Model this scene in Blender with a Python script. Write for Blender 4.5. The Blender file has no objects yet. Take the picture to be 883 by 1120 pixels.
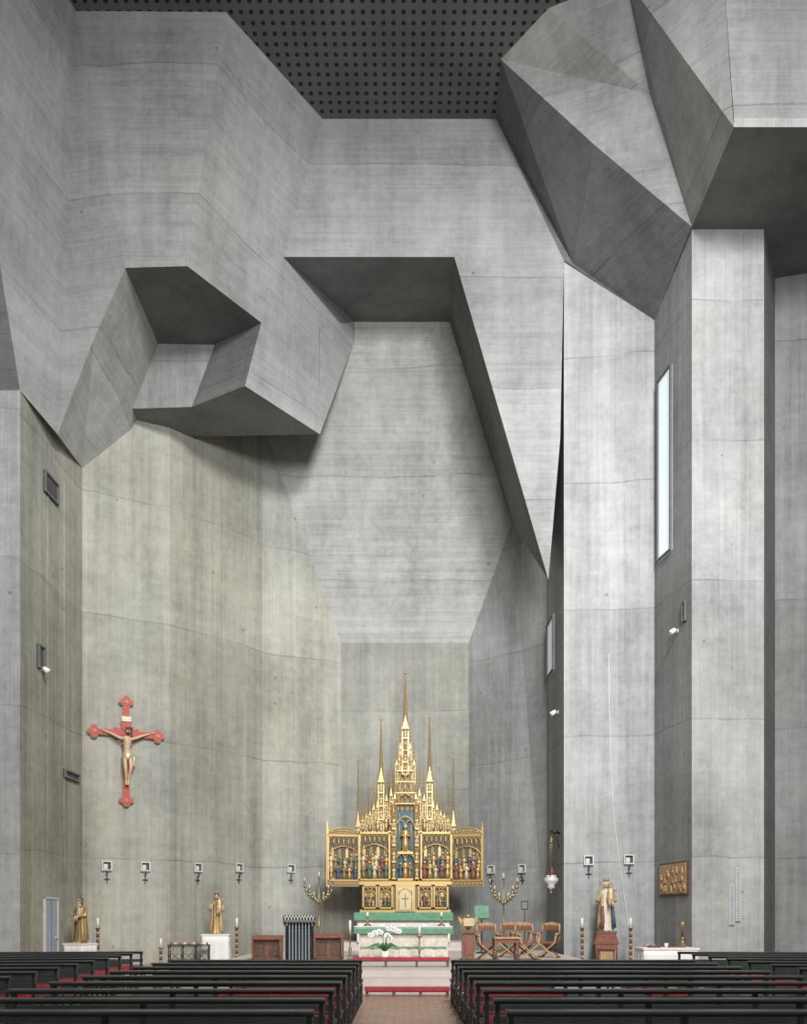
import bpy, math, random
from mathutils import Vector, Matrix
random.seed(4)
F=900.0; CX=441.5; HY=1003.0; H=1.7
def P(u,v,d): return Vector(((u-CX)*d/F, d, H+(HY-v)*d/F))
def DZ(v,Z): return (Z-H)*F/(HY-v)
def PZ(u,v,Z): return P(u,v,DZ(v,Z))
def zat(v,d): return H+(HY-v)*d/F

# ---------------------------------------------------------------- materials
def newmat(name):
    m=bpy.data.materials.new(name); m.use_nodes=True
    nt=m.node_tree; b=nt.nodes['Principled BSDF']; return m,nt,b
def simple(name,col,rough=.6,metal=0.0,var=.15,scale=8,emis=0):
    m,nt,b=newmat(name)
    n=nt.nodes.new('ShaderNodeTexNoise'); n.inputs['Scale'].default_value=scale; n.inputs['Detail'].default_value=3
    tc=nt.nodes.new('ShaderNodeTexCoord'); nt.links.new(tc.outputs['Object'],n.inputs['Vector'])
    r=nt.nodes.new('ShaderNodeValToRGB')
    r.color_ramp.elements[0].position=.3; r.color_ramp.elements[1].position=.7
    r.color_ramp.elements[0].color=tuple(c*(1-var) for c in col)+(1,)
    r.color_ramp.elements[1].color=tuple(min(1,c*(1+var)) for c in col)+(1,)
    nt.links.new(n.outputs['Fac'],r.inputs['Fac']); nt.links.new(r.outputs['Color'],b.inputs['Base Color'])
    b.inputs['Roughness'].default_value=rough; b.inputs['Metallic'].default_value=metal
    if emis:
        b.inputs['Emission Color'].default_value=tuple(col)+(1,); b.inputs['Emission Strength'].default_value=emis
    return m
def concrete(name,cool,warm,mode='H',joint=3.7,off=0.0,warmth=.5):
    m,nt,b=newmat(name); N=nt.nodes; L=nt.links
    tc=N.new('ShaderNodeTexCoord')
    def noise(sc,scale=1,detail=5,rough=.55):
        mp=N.new('ShaderNodeMapping'); mp.inputs['Scale'].default_value=sc; L.new(tc.outputs['Object'],mp.inputs['Vector'])
        n=N.new('ShaderNodeTexNoise'); n.inputs['Scale'].default_value=scale; n.inputs['Detail'].default_value=detail
        n.inputs['Roughness'].default_value=rough
        L.new(mp.outputs['Vector'],n.inputs['Vector']); return n.outputs['Fac']
    def mth(op,a,bb=None,c=None):
        x=N.new('ShaderNodeMath'); x.operation=op
        for i,q in enumerate((a,bb,c)):
            if q is None: continue
            if isinstance(q,(int,float)): x.inputs[i].default_value=q
            else: L.new(q,x.inputs[i])
        return x.outputs[0]
    big=noise((.22,.22,.22),1,9,.68)
    streak=noise((1.0,1.0,.06),1,7,.7)
    if mode=='H':
        board=noise((.10,.10,6.0),1,3,.85); board2=noise((.5,.5,18),1,2,.6)
    else:
        board=noise((7,7,.10),1,3,.8); board2=noise((.3,.3,4.0),1,3,.6)
    fine=noise((1,1,1),3.4,9,.75)
    s=mth('MULTIPLY_ADD',mth('SUBTRACT',big,.5),1.4,1.0)
    s=mth('MULTIPLY_ADD',mth('SUBTRACT',streak,.5),1.2 if mode=='V' else .85,s)
    s=mth('MULTIPLY_ADD',mth('SUBTRACT',board,.5),.56 if mode=='H' else .5,s)
    s=mth('MULTIPLY_ADD',mth('SUBTRACT',board2,.5),.22,s)
    s=mth('MULTIPLY_ADD',mth('SUBTRACT',fine,.5),.7,s)
    sep=N.new('ShaderNodeSeparateXYZ'); L.new(tc.outputs['Object'],sep.inputs[0])
    wob=noise((.3,.3,.03),1,2,.5)
    z=mth('MULTIPLY_ADD',wob,.45,mth('ADD',sep.outputs['Z'],off+40))
    z=mth('MULTIPLY_ADD',noise((1.5,1.5,.2),1,5,.6),.12,z)
    fr=mth('FRACT',mth('DIVIDE',z,joint))
    d=mth('ABSOLUTE',mth('SUBTRACT',fr,.5))
    line=mth('LESS_THAN',d,.0050)
    brk=noise((.5,.5,.5),1,4,.7)
    brk=mth('MULTIPLY_ADD',mth('SUBTRACT',brk,.45),3.5,.45)
    cl=N.new('ShaderNodeClamp'); L.new(brk,cl.inputs[0])
    lin=mth('MULTIPLY',line,cl.outputs[0])
    s=mth('MULTIPLY',s,mth('SUBTRACT',1.0,mth('MULTIPLY',lin,.32)))
    fl=mth('FLOOR',mth('ADD',mth('DIVIDE',z,joint),.5)) 
    wn=N.new('ShaderNodeTexWhiteNoise'); wn.noise_dimensions='1D'; L.new(fl,wn.inputs['W'])
    s=mth('MULTIPLY',s,mth('MULTIPLY_ADD',wn.outputs['Value'],.16,.92))
    vo=N.new('ShaderNodeTexVoronoi'); vo.inputs['Scale'].default_value=.75; L.new(tc.outputs['Object'],vo.inputs['Vector'])
    pit=mth('LESS_THAN',vo.outputs['Distance'],.045)
    s=mth('MULTIPLY',s,mth('SUBTRACT',1.0,mth('MULTIPLY',pit,.35)))
    mix=N.new('ShaderNodeMixRGB'); mix.inputs[1].default_value=tuple(cool)+(1,); mix.inputs[2].default_value=tuple(warm)+(1,)
    w=noise((.13,.13,.09),1,3,.5)
    wf=mth('MULTIPLY_ADD',mth('SUBTRACT',w,.5),2.6,warmth)
    wf2=N.new('ShaderNodeClamp'); L.new(wf,wf2.inputs[0]); L.new(wf2.outputs[0],mix.inputs[0])
    mul=N.new('ShaderNodeVectorMath'); mul.operation='SCALE'; L.new(mix.outputs[0],mul.inputs[0]); L.new(s,mul.inputs['Scale'])
    L.new(mul.outputs[0],b.inputs['Base Color'])
    b.inputs['Roughness'].default_value=.85
    bu=N.new('ShaderNodeBump'); bu.inputs['Strength'].default_value=.5; bu.inputs['Distance'].default_value=.05
    hgt=mth('MULTIPLY_ADD',board,.7,mth('MULTIPLY_ADD',fine,.7,mth('MULTIPLY',lin,-.6)))
    L.new(hgt,bu.inputs['Height']); L.new(bu.outputs[0],b.inputs['Normal'])
    return m
C_up=concrete('concrete_board_marked',(.295,.307,.307),(.315,.318,.308),'H',3.9,0,.45)
C_low=concrete('concrete_lower_wall',(.335,.34,.32),(.38,.37,.305),'V',4.3,1.1,.6)
C_low2=concrete('concrete_lower_wall_shaded',(.275,.28,.255),(.315,.305,.245),'V',4.3,1.1,.7)  # darker copy of the lower wall; shade of the fold painted into the colour
C_apse=concrete('concrete_apse_slope_lit',(.375,.38,.375),(.385,.38,.365),'H',3.9,.6,.5)  # brighter copy; light on the overhang and lit facets put into the colour
C_col=concrete('concrete_column',(.36,.378,.38),(.39,.395,.38),'V',4.4,2.3,.4)
C_dim=concrete('concrete_shaded',(.24,.25,.252),(.26,.26,.25),'V',4.4,2.3,.4)  # darker copy of the column concrete, painting shade on faces turned from light
C_sof=concrete('concrete_soffit_shade',(.14,.145,.145),(.14,.14,.133),'H',3.9,0,.4)  # dark copy: shade of undersides and gaps is put into the colour
C_back=concrete('concrete_apse_dimmed',(.25,.255,.24),(.29,.285,.245),'V',3.3,.5,.5)  # darkened copy; the dimmer light in the niche is painted in

def ceil_mat():
    m,nt,b=newmat('ceiling_perforated'); N=nt.nodes; L=nt.links
    tc=N.new('ShaderNodeTexCoord')
    vo=N.new('ShaderNodeTexVoronoi'); vo.inputs['Scale'].default_value=3.2; vo.inputs['Randomness'].default_value=0.0
    mp=N.new('ShaderNodeMapping'); mp.inputs['Scale'].default_value=(1,1,0); L.new(tc.outputs['Object'],mp.inputs['Vector']); L.new(mp.outputs[0],vo.inputs['Vector'])
    r=N.new('ShaderNodeValToRGB'); r.color_ramp.elements[0].position=.20; r.color_ramp.elements[1].position=.25
    r.color_ramp.elements[0].color=(.02,.02,.021,1); r.color_ramp.elements[1].color=(.19,.19,.19,1)
    L.new(vo.outputs['Distance'],r.inputs['Fac'])
    n=N.new('ShaderNodeTexNoise'); n.inputs['Scale'].default_value=.4; L.new(tc.outputs['Object'],n.inputs['Vector'])
    mx=N.new('ShaderNodeMixRGB'); mx.blend_type='MULTIPLY'; mx.inputs[0].default_value=.6
    L.new(r.outputs[0],mx.inputs[1]); L.new(n.outputs['Fac'],mx.inputs[2]); L.new(mx.outputs[0],b.inputs['Base Color'])
    b.inputs['Roughness'].default_value=.9
    return m
def floor_mat():
    m,nt,b=newmat('floor_brick_paving'); N=nt.nodes; L=nt.links
    tc=N.new('ShaderNodeTexCoord'); br=N.new('ShaderNodeTexBrick')
    L.new(tc.outputs['Object'],br.inputs['Vector'])
    br.inputs['Scale'].default_value=1.0; br.inputs['Brick Width'].default_value=.3; br.inputs['Row Height'].default_value=.3
    br.inputs['Mortar Size'].default_value=.012
    br.inputs['Color1'].default_value=(.42,.27,.21,1); br.inputs['Color2'].default_value=(.34,.225,.18,1); br.inputs['Mortar'].default_value=(.19,.16,.15,1)
    L.new(br.outputs['Color'],b.inputs['Base Color']); b.inputs['Roughness'].default_value=.4
    return m
M_ceil=ceil_mat(); M_floor=floor_mat()
M_step=simple('step_stone',(.56,.50,.46),.55,0,.08,5)
M_gold=simple('gilding',(.53,.37,.16),.42,.6,.38,30)
M_goldl=simple('gilding_pale',(.60,.49,.30),.5,.35,.32,25)
M_golds=simple('gilding_matte',(.27,.185,.09),.55,.25,.4,40)
M_brass=simple('brass',(.32,.27,.17),.4,.8,.2,20)
M_red=simple('red_paint',(.47,.075,.065),.6,0,.2,10)
M_redc=simple('red_cushion',(.40,.035,.055),.8,0,.2,6)
M_robr=simple('robe_dull_red',(.24,.085,.06),.6,0,.3,10)
M_robg=simple('robe_dull_green',(.11,.15,.10),.6,0,.3,10)
M_pew=simple('pew_dark_wood',(.026,.028,.029),.3,0,.25,6)
M_pewg=simple('pew_green_black',(.045,.055,.052),.42,0,.2,5)
M_wood=simple('reddish_wood',(.20,.09,.055),.45,0,.3,9)
M_woodd=simple('dark_wood',(.11,.06,.04),.5,0,.3,9)
M_oak=simple('carved_oak',(.42,.27,.14),.55,0,.35,14)
M_black=simple('wrought_iron',(.03,.033,.035),.5,.4,.2,10)
M_white=simple('linen_white',(.84,.83,.79),.8,0,.05,5)
M_marb=simple('altar_marble',(.66,.60,.55),.5,0,.15,4)
M_green=simple('green_altar_cloth',(.14,.30,.19),.8,0,.2,9)
M_blue=simple('azure_paint',(.045,.10,.12),.5,0,.3,12)
M_dkp=simple('painted_relief_ground',(.10,.085,.05),.6,0,.6,22)
M_skin=simple('carved_flesh',(.60,.43,.29),.5,0,.12,10)
M_hair=simple('painted_hair',(.13,.07,.04),.6,0,.2,10)
M_ivory=simple('ivory_paint',(.68,.61,.50),.5,0,.15,9)
M_candle=simple('candle_wax',(.84,.79,.66),.5,0,.04,9)
M_steel=simple('galvanised_frame',(.60,.61,.60),.5,.1,.1,9)
M_recess=simple('recess_dark',(.08,.08,.08),.8,0,.2,5)
M_door=simple('door_grey_blue',(.36,.40,.46),.6,0,.1,2)
M_glass=simple('daylight_glazing',(.74,.82,.87),.3,0,.04,3,emis=.5)
M_glassd=simple('dim_glazing',(.40,.45,.47),.3,0,.04,3,emis=.6)
M_leaf=simple('leaf_green',(.07,.18,.06),.5,0,.3,9)
M_petal=simple('petal_white',(.86,.85,.83),.6,0,.05,9)
M_bluec=simple('robe_blue',(.07,.10,.16),.6,0,.2,9)

# ---------------------------------------------------------------- mesh builder
class MB:
    def __init__(s): s.v=[];s.f=[];s.m=[];s.sm=[];s.mats=[];s.M=Matrix.Identity(4)
    def mi(s,mat):
        if mat not in s.mats: s.mats.append(mat)
        return s.mats.index(mat)
    def add(s,vs,fs,mat,smooth=False):
        o=len(s.v); k=s.mi(mat)
        for p in vs: s.v.append(s.M@Vector(p))
        for f in fs: s.f.append([o+i for i in f]); s.m.append(k); s.sm.append(smooth)
    def poly(s,pts,mat): s.add(pts,[list(range(len(pts)))],mat)
    def box(s,x0,x1,y0,y1,z0,z1,mat):
        s.add([(x0,y0,z0),(x1,y0,z0),(x1,y1,z0),(x0,y1,z0),(x0,y0,z1),(x1,y0,z1),(x1,y1,z1),(x0,y1,z1)],
              [(0,3,2,1),(4,5,6,7),(0,1,5,4),(1,2,6,5),(2,3,7,6),(3,0,4,7)],mat)
    def loft(s,rings,mat,smooth=True,cap=True):
        n=len(rings[0]); vs=[p for r in rings for p in r]; fs=[]
        for i in range(len(rings)-1):
            for j in range(n):
                a=i*n+j; b=i*n+(j+1)%n; fs.append((a,b,b+n,a+n))
        if cap:
            fs.append(tuple(reversed(range(n)))); fs.append(tuple((len(rings)-1)*n+j for j in range(n)))
        s.add(vs,fs,mat,smooth)
    def lathe(s,prof,c=(0,0,0),n=14,mat=None,smooth=True,fold=0,nf=7,ey=1.0):
        rings=[]
        for k,(r,z) in enumerate(prof):
            ring=[]
            for j in range(n):
                t=2*math.pi*j/n
                rr=r*(1+fold*math.sin(nf*t+k*.25)) if fold else r
                ring.append((c[0]+rr*math.cos(t),c[1]+rr*ey*math.sin(t),c[2]+z))
            rings.append(ring)
        s.loft(rings,mat,smooth)
    def tube(s,pts,rads,mat,n=8):
        pts=[Vector(p) for p in pts]
        if isinstance(rads,(int,float)): rads=[rads]*len(pts)
        rings=[]; up=None
        for i,p in enumerate(pts):
            d=(pts[min(i+1,len(pts)-1)]-pts[max(i-1,0)]).normalized()
            if up is None:
                up=Vector((0,0,1)) if abs(d.z)<.9 else Vector((1,0,0))
            a=d.cross(up).normalized(); bb=a.cross(d).normalized(); up=bb
            rings.append([p+a*rads[i]*math.cos(2*math.pi*j/n)+bb*rads[i]*math.sin(2*math.pi*j/n) for j in range(n)])
        s.loft(rings,mat,True)
    def ell(s,c,r,mat,n=12,m=8):
        if isinstance(r,(int,float)): r=(r,r,r)
        rings=[]
        for i in range(1,m):
            f=math.pi*i/m
            rings.append([(c[0]+r[0]*math.sin(f)*math.cos(2*math.pi*j/n),c[1]+r[1]*math.sin(f)*math.sin(2*math.pi*j/n),c[2]-r[2]*math.cos(f)) for j in range(n)])
        s.loft(rings,mat,True)
    def prism(s,out,y0,y1,mat):
        n=len(out)
        vs=[(x,y0,z) for x,z in out]+[(x,y1,z) for x,z in out]
        fs=[tuple(range(n)),tuple(reversed(range(n,2*n)))]
        for i in range(n): fs.append((i,n+i,n+(i+1)%n,(i+1)%n))
        s.add(vs,fs,mat)
    def mesh(s,name):
        me=bpy.data.meshes.new(name); me.from_pydata([tuple(v) for v in s.v],[],s.f)
        for m in s.mats: me.materials.append(m)
        for p,k,q in zip(me.polygons,s.m,s.sm): p.material_index=k; p.use_smooth=q
        me.update(); return me
    def build(s,name,loc=(0,0,0),rz=0,scale=1,parent=None):
        return inst(s.mesh(name),name,loc,rz,scale,parent)
def inst(me,name,loc=(0,0,0),rz=0,scale=1,parent=None):
    o=bpy.data.objects.new(name,me); bpy.context.scene.collection.objects.link(o)
    o.location=loc; o.rotation_euler=(0,0,rz); o.scale=(scale,)*3
    if parent: o.parent=parent
    return o
def empty(name,loc=(0,0,0),rz=0):
    o=bpy.data.objects.new(name,None); bpy.context.scene.collection.objects.link(o); o.location=loc; o.rotation_euler=(0,0,rz); return o

# ---------------------------------------------------------------- architecture
dF=28.7; ZC=zat(130,dF)
def XY(u,d): return ((u-CX)*d/F,d)
n0=XY(22,24.5); n1=XY(90,28.9); n2=XY(186,30.1); n3=XY(287,32.9); n4=XY(373,34.5); n5=XY(513,34.5)
n6=XY(598,32.2); n7=XY(617,28.75); n8=XY(716,28.5); n9=XY(757,26.0); n10=XY(836,26.0); n11=XY(848,28.0); n12=(15.2,27.4)
def V3(n,z): return Vector((n[0],n[1],z))
def wpt(A,B,u,v=None,z=None):
    k=(u-CX)/F
    t=(k*A[1]-A[0])/((B[0]-A[0])-k*(B[1]-A[1]))
    x=A[0]+t*(B[0]-A[0]); y=A[1]+t*(B[1]-A[1])
    if z is None: z=zat(v,y)
    return Vector((x,y,z))
def wang(A,B): return math.atan2(B[1]-A[1],B[0]-A[0])
O=Vector((0,0,H))
def onpl(pl,u,v):
    a,b,c=pl; n=(b-a).cross(c-a); d=Vector(((u-CX)/F,1,(HY-v)/F)); return O+d*(n.dot(a-O)/n.dot(d))
c0=P(373,703,34.5); c1=P(513,703,34.5); c2=wpt(n3,n4,293,480)
def PC(u,v): return onpl((c0,c1,c2),u,v)
ZH=zat(291,25.5); ZM=zat(475,30.5)
tl=PZ(83,12,ZC); m2=PZ(247,13,ZC); m3=P(205,291,25.5)
PM1=(tl,m2,m3)
m4=onpl(PM1,137,293); m6=P(63,475,26.2); m5=onpl((tl,m4,m6),103,370)

w=MB()
a=P(22,427,24.5); n1t=P(90,512,28.9); zs=a.z
PU=(a,m6,tl)
b_=onpl(PU,-60,-84)
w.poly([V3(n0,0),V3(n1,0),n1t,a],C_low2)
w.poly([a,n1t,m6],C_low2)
w.poly([a,m6,tl,onpl(PU,40,-120),onpl(PU,-60,-120),b_],C_up)
w.poly([a,b_,Vector((-15,b_.y,b_.z)),Vector((-15,24.5,zs))],C_sof)
w.poly([Vector((-15.2,24.5,0)),V3(n0,0),a,Vector((-15.2,24.5,zs))],C_col)
w.poly([Vector((-15.2,24.5,0)),Vector((-15.2,24.5,ZC)),Vector((-15.2,0,ZC)),Vector((-15.2,0,0))],C_low)
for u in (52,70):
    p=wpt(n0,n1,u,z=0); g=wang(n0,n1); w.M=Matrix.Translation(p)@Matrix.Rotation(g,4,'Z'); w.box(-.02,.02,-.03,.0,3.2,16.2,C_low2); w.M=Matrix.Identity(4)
w.build('wall_left')
w=MB()
w.poly([V3(n1,0),V3(n2,0),V3(n2,25),wpt(n1,n2,120,z=25),wpt(n1,n2,120,488),n1t],C_low)
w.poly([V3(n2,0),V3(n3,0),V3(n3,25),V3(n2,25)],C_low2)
w.poly([V3(n3,0),V3(n4,0),c0,c2,V3(n3,25)],C_low)
w.build('wall_apse_left')
w=MB()
w.poly([V3(n4,0),V3(n5,0),c1,c0],C_back)
w.poly([c0,c1,PC(560,572),PC(492,352),PC(388,352),PC(300,352),PC(265,352),c2],C_apse)
w.build('wall_apse_back')
w=MB()
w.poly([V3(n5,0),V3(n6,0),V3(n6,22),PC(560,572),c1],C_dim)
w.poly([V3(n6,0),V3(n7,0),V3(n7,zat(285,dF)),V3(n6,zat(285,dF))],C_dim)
w.build('wall_apse_right')
w=MB()
q=dict(a=P(353,130,dF),b=P(543,130,dF),c=P(617,285,dF),k=P(613,480,dF),t=P(600,634,dF),i=P(497,281,dF),l=P(310,281,dF))
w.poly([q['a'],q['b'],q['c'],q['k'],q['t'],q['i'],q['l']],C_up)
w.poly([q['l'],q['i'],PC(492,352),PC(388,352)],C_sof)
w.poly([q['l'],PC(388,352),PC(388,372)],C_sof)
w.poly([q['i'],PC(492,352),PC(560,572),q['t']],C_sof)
w.build('wall_arch')
h1=PZ(173,376,ZH); h2=PZ(235,377,ZH); h3=PZ(286,353,ZH)
s1=PZ(145,447,ZM); s2=PZ(210,445,ZM); s3=PZ(268,422,ZM); s4=PZ(350,475,ZM); s5=PZ(190,478,ZM); s6=PZ(150,463,ZM)
w=MB()
w.poly([tl,m2,m3,m4],C_up); w.poly([tl,m4,m5,m6],C_up)
w.poly([m2,q['a'],q['l'],m3],C_up)
w.poly([m3,q['l'],h3],C_up); w.poly([q['l'],PC(388,372),h3],C_up)
w.poly([h3,PC(388,372),s4,s3],C_up)
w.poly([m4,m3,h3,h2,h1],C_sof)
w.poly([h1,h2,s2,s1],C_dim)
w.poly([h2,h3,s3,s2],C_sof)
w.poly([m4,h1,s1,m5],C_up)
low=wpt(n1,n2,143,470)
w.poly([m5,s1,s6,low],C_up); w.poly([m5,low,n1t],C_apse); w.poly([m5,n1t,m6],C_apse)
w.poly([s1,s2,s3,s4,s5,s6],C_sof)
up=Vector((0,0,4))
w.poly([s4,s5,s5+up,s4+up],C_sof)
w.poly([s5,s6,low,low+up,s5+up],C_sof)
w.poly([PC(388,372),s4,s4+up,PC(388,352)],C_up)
w.build('concrete_vault_left')  # left hanging vault mass, folded concrete rather than a wall
# right masses
r1=PZ(548,65,ZC); r5=P(757,248,25.9); r6=P(716,350,28.5)
r4=P(650,158,25.9); r7=onpl((r4,r5,r6),627,288)
ZR=zat(248,25.9); r9=PZ(803,139,ZR); r10=Vector((16,r9.y,ZR)); r9t=PZ(786,-112,ZC)
r2=PZ(600,9,ZC); r3=PZ(684,-25,ZC); rm=P(712,103,25.4)
w=MB()
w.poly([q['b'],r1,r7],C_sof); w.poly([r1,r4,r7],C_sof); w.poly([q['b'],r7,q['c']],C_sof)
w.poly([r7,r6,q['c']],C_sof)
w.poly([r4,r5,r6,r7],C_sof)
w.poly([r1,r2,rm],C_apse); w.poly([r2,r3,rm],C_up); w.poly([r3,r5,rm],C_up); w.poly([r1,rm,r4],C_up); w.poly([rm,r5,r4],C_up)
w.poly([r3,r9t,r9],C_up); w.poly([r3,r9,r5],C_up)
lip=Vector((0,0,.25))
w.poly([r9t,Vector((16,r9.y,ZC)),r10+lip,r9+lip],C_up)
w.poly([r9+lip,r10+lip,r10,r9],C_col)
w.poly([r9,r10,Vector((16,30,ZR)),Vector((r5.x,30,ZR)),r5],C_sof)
w.poly([r10,Vector((16,0,ZR)),Vector((16,0,ZC)),Vector((16,r9.y,ZC))],C_up)
w.build('concrete_vault_right')  # vault masses on the right side, not a wall
w=MB()
w.poly([V3(n7,0),V3(n8,0),r6,P(617,285,28.75)],C_col)
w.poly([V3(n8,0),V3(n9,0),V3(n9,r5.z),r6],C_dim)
w.poly([V3(n9,0),V3(n10,0),V3(n10,ZR),V3(n9,ZR)],C_col)
w.poly([V3(n10,0),V3(n11,0),V3(n11,ZR),V3(n10,ZR)],C_sof)
w.poly([V3(n11,0),V3(n12,0),V3(n12,ZR),V3(n11,ZR)],C_dim)
w.poly([V3(n12,0),Vector((15.2,0,0)),Vector((15.2,0,ZR)),V3(n12,ZR)],C_col)
w.build('wall_right')
w=MB()
w.box(-17,17,37.5,38,0,ZC,C_sof)
w.box(-17.3,-17,20,38,0,ZC,C_sof); w.box(17,17.3,20,38,0,ZC,C_sof)
w.build('outer_light_block')  # added unseen outer shell, stops light leaking through gaps between the facets
w=MB(); w.box(-17,17,-2,38,ZC,ZC+.4,M_ceil); w.build('ceiling')
w=MB(); w.box(-17,17,-8,38,-.3,0,M_floor); w.build('floor')
w=MB(); w.box(-5.2,5.3,19.3,31.0,0,.45,M_step); w.box(-3.0,2.6,31.0,34.3,0,.75,M_step); w.box(-3.0,2.6,30.5,31.0,.45,.6,M_step)
w.build('floor_chancel')
w=MB()
w.box(-2.6,2.6,18.2,19.3,0,.15,M_step); w.box(-2.6,2.6,18.7,19.3,.15,.30,M_step)
w.build('chancel_steps')

# ---------------------------------------------------------------- wall fittings
def winframe(name,A,B,u0,u1,v0,v1,glass,deep=.10):
    p=wpt(A,B,u0,v1); p2=wpt(A,B,u1,v1); um=(u0+u1)/2; pm=wpt(A,B,um,v1); zt=wpt(A,B,um,v0).z
    L=(Vector((p2.x-p.x,p2.y-p.y))).length; hh=zt-pm.z
    w=MB(); t=.06
    w.box(0,L,-.04,-.005,0,hh,glass)
    fm=C_sof
    w.box(0,t,-deep,-.01,0,hh,fm); w.box(L-t,L,-deep,-.01,0,hh,fm); w.box(t,L-t,-deep,-.01,hh-t,hh,fm); w.box(t,L-t,-deep,-.01,0,t,fm)
    return w.build(name,(p.x,p.y,pm.z),wang(A,B))
winframe('window_1',n8,n9,721,736,408,608,M_glass)
winframe('window_2',n6,n7,600,607,678,738,M_glassd)
winframe('window_3',n0,n1,47,62,522,545,M_recess)
winframe('window_4',n0,n1,40,47,706,732,M_recess)
winframe('window_5',n0,n1,69,85,844,853,M_recess)
winframe('window_6',n8,n9,748,752,658,680,M_recess)
p=wpt(n0,n1,47,z=0); p2=wpt(n0,n1,62,z=0); L=(p2-p).length
w=MB(); hd=zat(981,p.y)
w.box(.06,L-.06,-.05,-.01,0,hd-.06,M_door); w.box(0,.06,-.08,-.01,0,hd,M_steel); w.box(L-.06,L,-.08,-.01,0,hd,M_steel); w.box(0,L,-.08,-.01,hd-.06,hd,M_steel)
w.box(L-.22,L-.12,-.11,-.05,1.0,1.06,M_steel); w.box(L/2-.01,L/2+.01,-.055,-.05,0,hd-.06,M_recess)
w.build('door_1',(p.x,p.y,0),wang(n0,n1))
def niche_mesh():
    w=MB(); s=.17
    w.box(-s,s,-.03,-.01,-s,s,M_recess)
    for x in(-s,s-.04): w.box(x,x+.04,-.10,-.01,-s,s,M_steel)
    for z in(-s,s-.04): w.box(-s+.04,s-.04,-.10,-.01,z,z+.04,M_steel)
    w.box(-.11,.02,-.09,-.03,-.12,.06,M_steel)
    w.box(-.015,.015,-.04,-.01,-.62,-.32,M_black); w.box(-.1,.1,-.04,-.01,-.49,-.46,M_black)
    w.tube([(0,-.02,-.32),(0,-.12,-.33),(0,-.12,-.27)],.012,M_black,6); w.lathe([(.02,-.27),(.05,-.24),(.05,-.23)],(0,-.12,0),8,M_black)
    return w.mesh('wall_candle_niche')
nm=niche_mesh()
for (A,B,u,v) in [(n1,n2,117,947),(n1,n2,159,948),(n2,n3,216,949),(n2,n3,261,949),(n3,n4,318,950),(n5,n6,538,951),(n5,n6,572,950),(n7,n8,644,941),(n7,n8,688,940)]:
    p=wpt(A,B,u,v); inst(nm,'wall_candle_niche',p,wang(A,B))
def spot(u,v,A,B):
    p=wpt(A,B,u,v); w=MB()
    w.box(-.05,.05,-.04,0,-.06,.06,M_steel); w.tube([(0,-.03,0),(0,-.14,.02)],.02,M_steel); w.tube([(0,-.10,.04),(0,-.15,.0),(0,-.27,-.08)],[.06,.08,.09],M_white,10)
    w.build('wall_spotlight',p,wang(A,B))
spot(44,732,n0,n1); spot(742,690,n8,n9); spot(611,779,n6,n7)
w=MB(); pts=[wpt(n7,n8,u,v)+Vector((0,-.03,0)) for u,v in[(666,715),(666,760),(668,840),(672,900),(680,960),(688,1015),(689,1035)]]
w.tube(pts,.010,M_white,6); w.build('wall_cable')
A=wpt(n8,n9,723,z=0); B=wpt(n8,n9,754,z=0); L=(B-A).length
w=MB(); zb=zat(980,27.5); hh=1.1
w.box(0,L,-.06,-.01,0,hh,M_woodd); w.box(.06,L-.06,-.09,-.06,.06,hh-.06,M_oak)
for i in range(26):
    x=.15+random.random()*(L-.3); z=.15+random.random()*(hh-.35); r=.05+.04*random.random()
    w.ell((x,-.10,z+.07),(r*.6,.04,r*.7),M_oak,8,6); w.ell((x,-.10,z-.04),(r,.04,r*1.5),M_oak,8,6)
w.build('carved_wood_relief',(A.x,A.y,zb),wang(n8,n9))
for (u0,u1,v0,v1) in[(797,803,968,1012),(804,810,950,1008)]:
    w=MB(); x0,x1=(u0-CX)*26/F,(u1-CX)*26/F; z0,z1=zat(v1,26),zat(v0,26)
    w.box(x0,x1,25.95,25.99,z0,z1,M_steel)
    for i in range(22):
        z=z0+(z1-z0)*(i+.3)/22; w.box(x0+.03,x1-.03,25.93,25.95,z,z+.02,M_door)
    w.build('wall_vent_grille')

# ---------------------------------------------------------------- figures
def head(mb,c,r,skin,hair,veil=None,tilt=0):
    x,y,z=c
    mb.ell((x,y,z),(r*.78,r*.85,r),skin,14,10)
    mb.ell((x,y-r*.86,z-r*.08),(r*.12,r*.2,r*.2),skin,8,6)
    for s in(-1,1):
        mb.ell((x+s*r*.3,y-r*.74,z+r*.1),(r*.13,r*.08,r*.08),hair,8,6); mb.ell((x+s*r*.8,y,z),(r*.1,r*.18,r*.25),skin,8,6)
    mb.ell((x,y-r*.76,z-r*.45),(r*.22,r*.1,r*.07),M_red,8,6)
    h=veil or hair
    mb.ell((x,y+r*.2,z+r*.25),(r*.92,r*.9,r*.95),h,14,10)
    mb.ell((x,y+r*.45,z-r*.4),(r*.8,r*.6,r*1.1),h,12,8)
def hand(mb,p,d,s,skin):
    p=Vector(p); d=Vector(d).normalized(); side=d.cross(Vector((0,1,0))).normalized()
    mb.ell(p,(s*.5,s*.25,s*.5),skin,8,6)
    for i in range(4):
        o=p+side*(i-1.5)*s*.24; l=s*(.75,.95,.9,.65)[i]
        mb.tube([o+d*s*.3,o+d*(s*.3+l*.5)+Vector((0,-s*.1,0)),o+d*(s*.3+l)+Vector((0,-s*.05,-s*.1))],[s*.12,s*.11,s*.08],skin,6)
    mb.tube([p+side*s*.4,p+side*s*.8+d*s*.2,p+side*s*.85+d*s*.55],[s*.13,s*.11,s*.08],skin,6)
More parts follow.
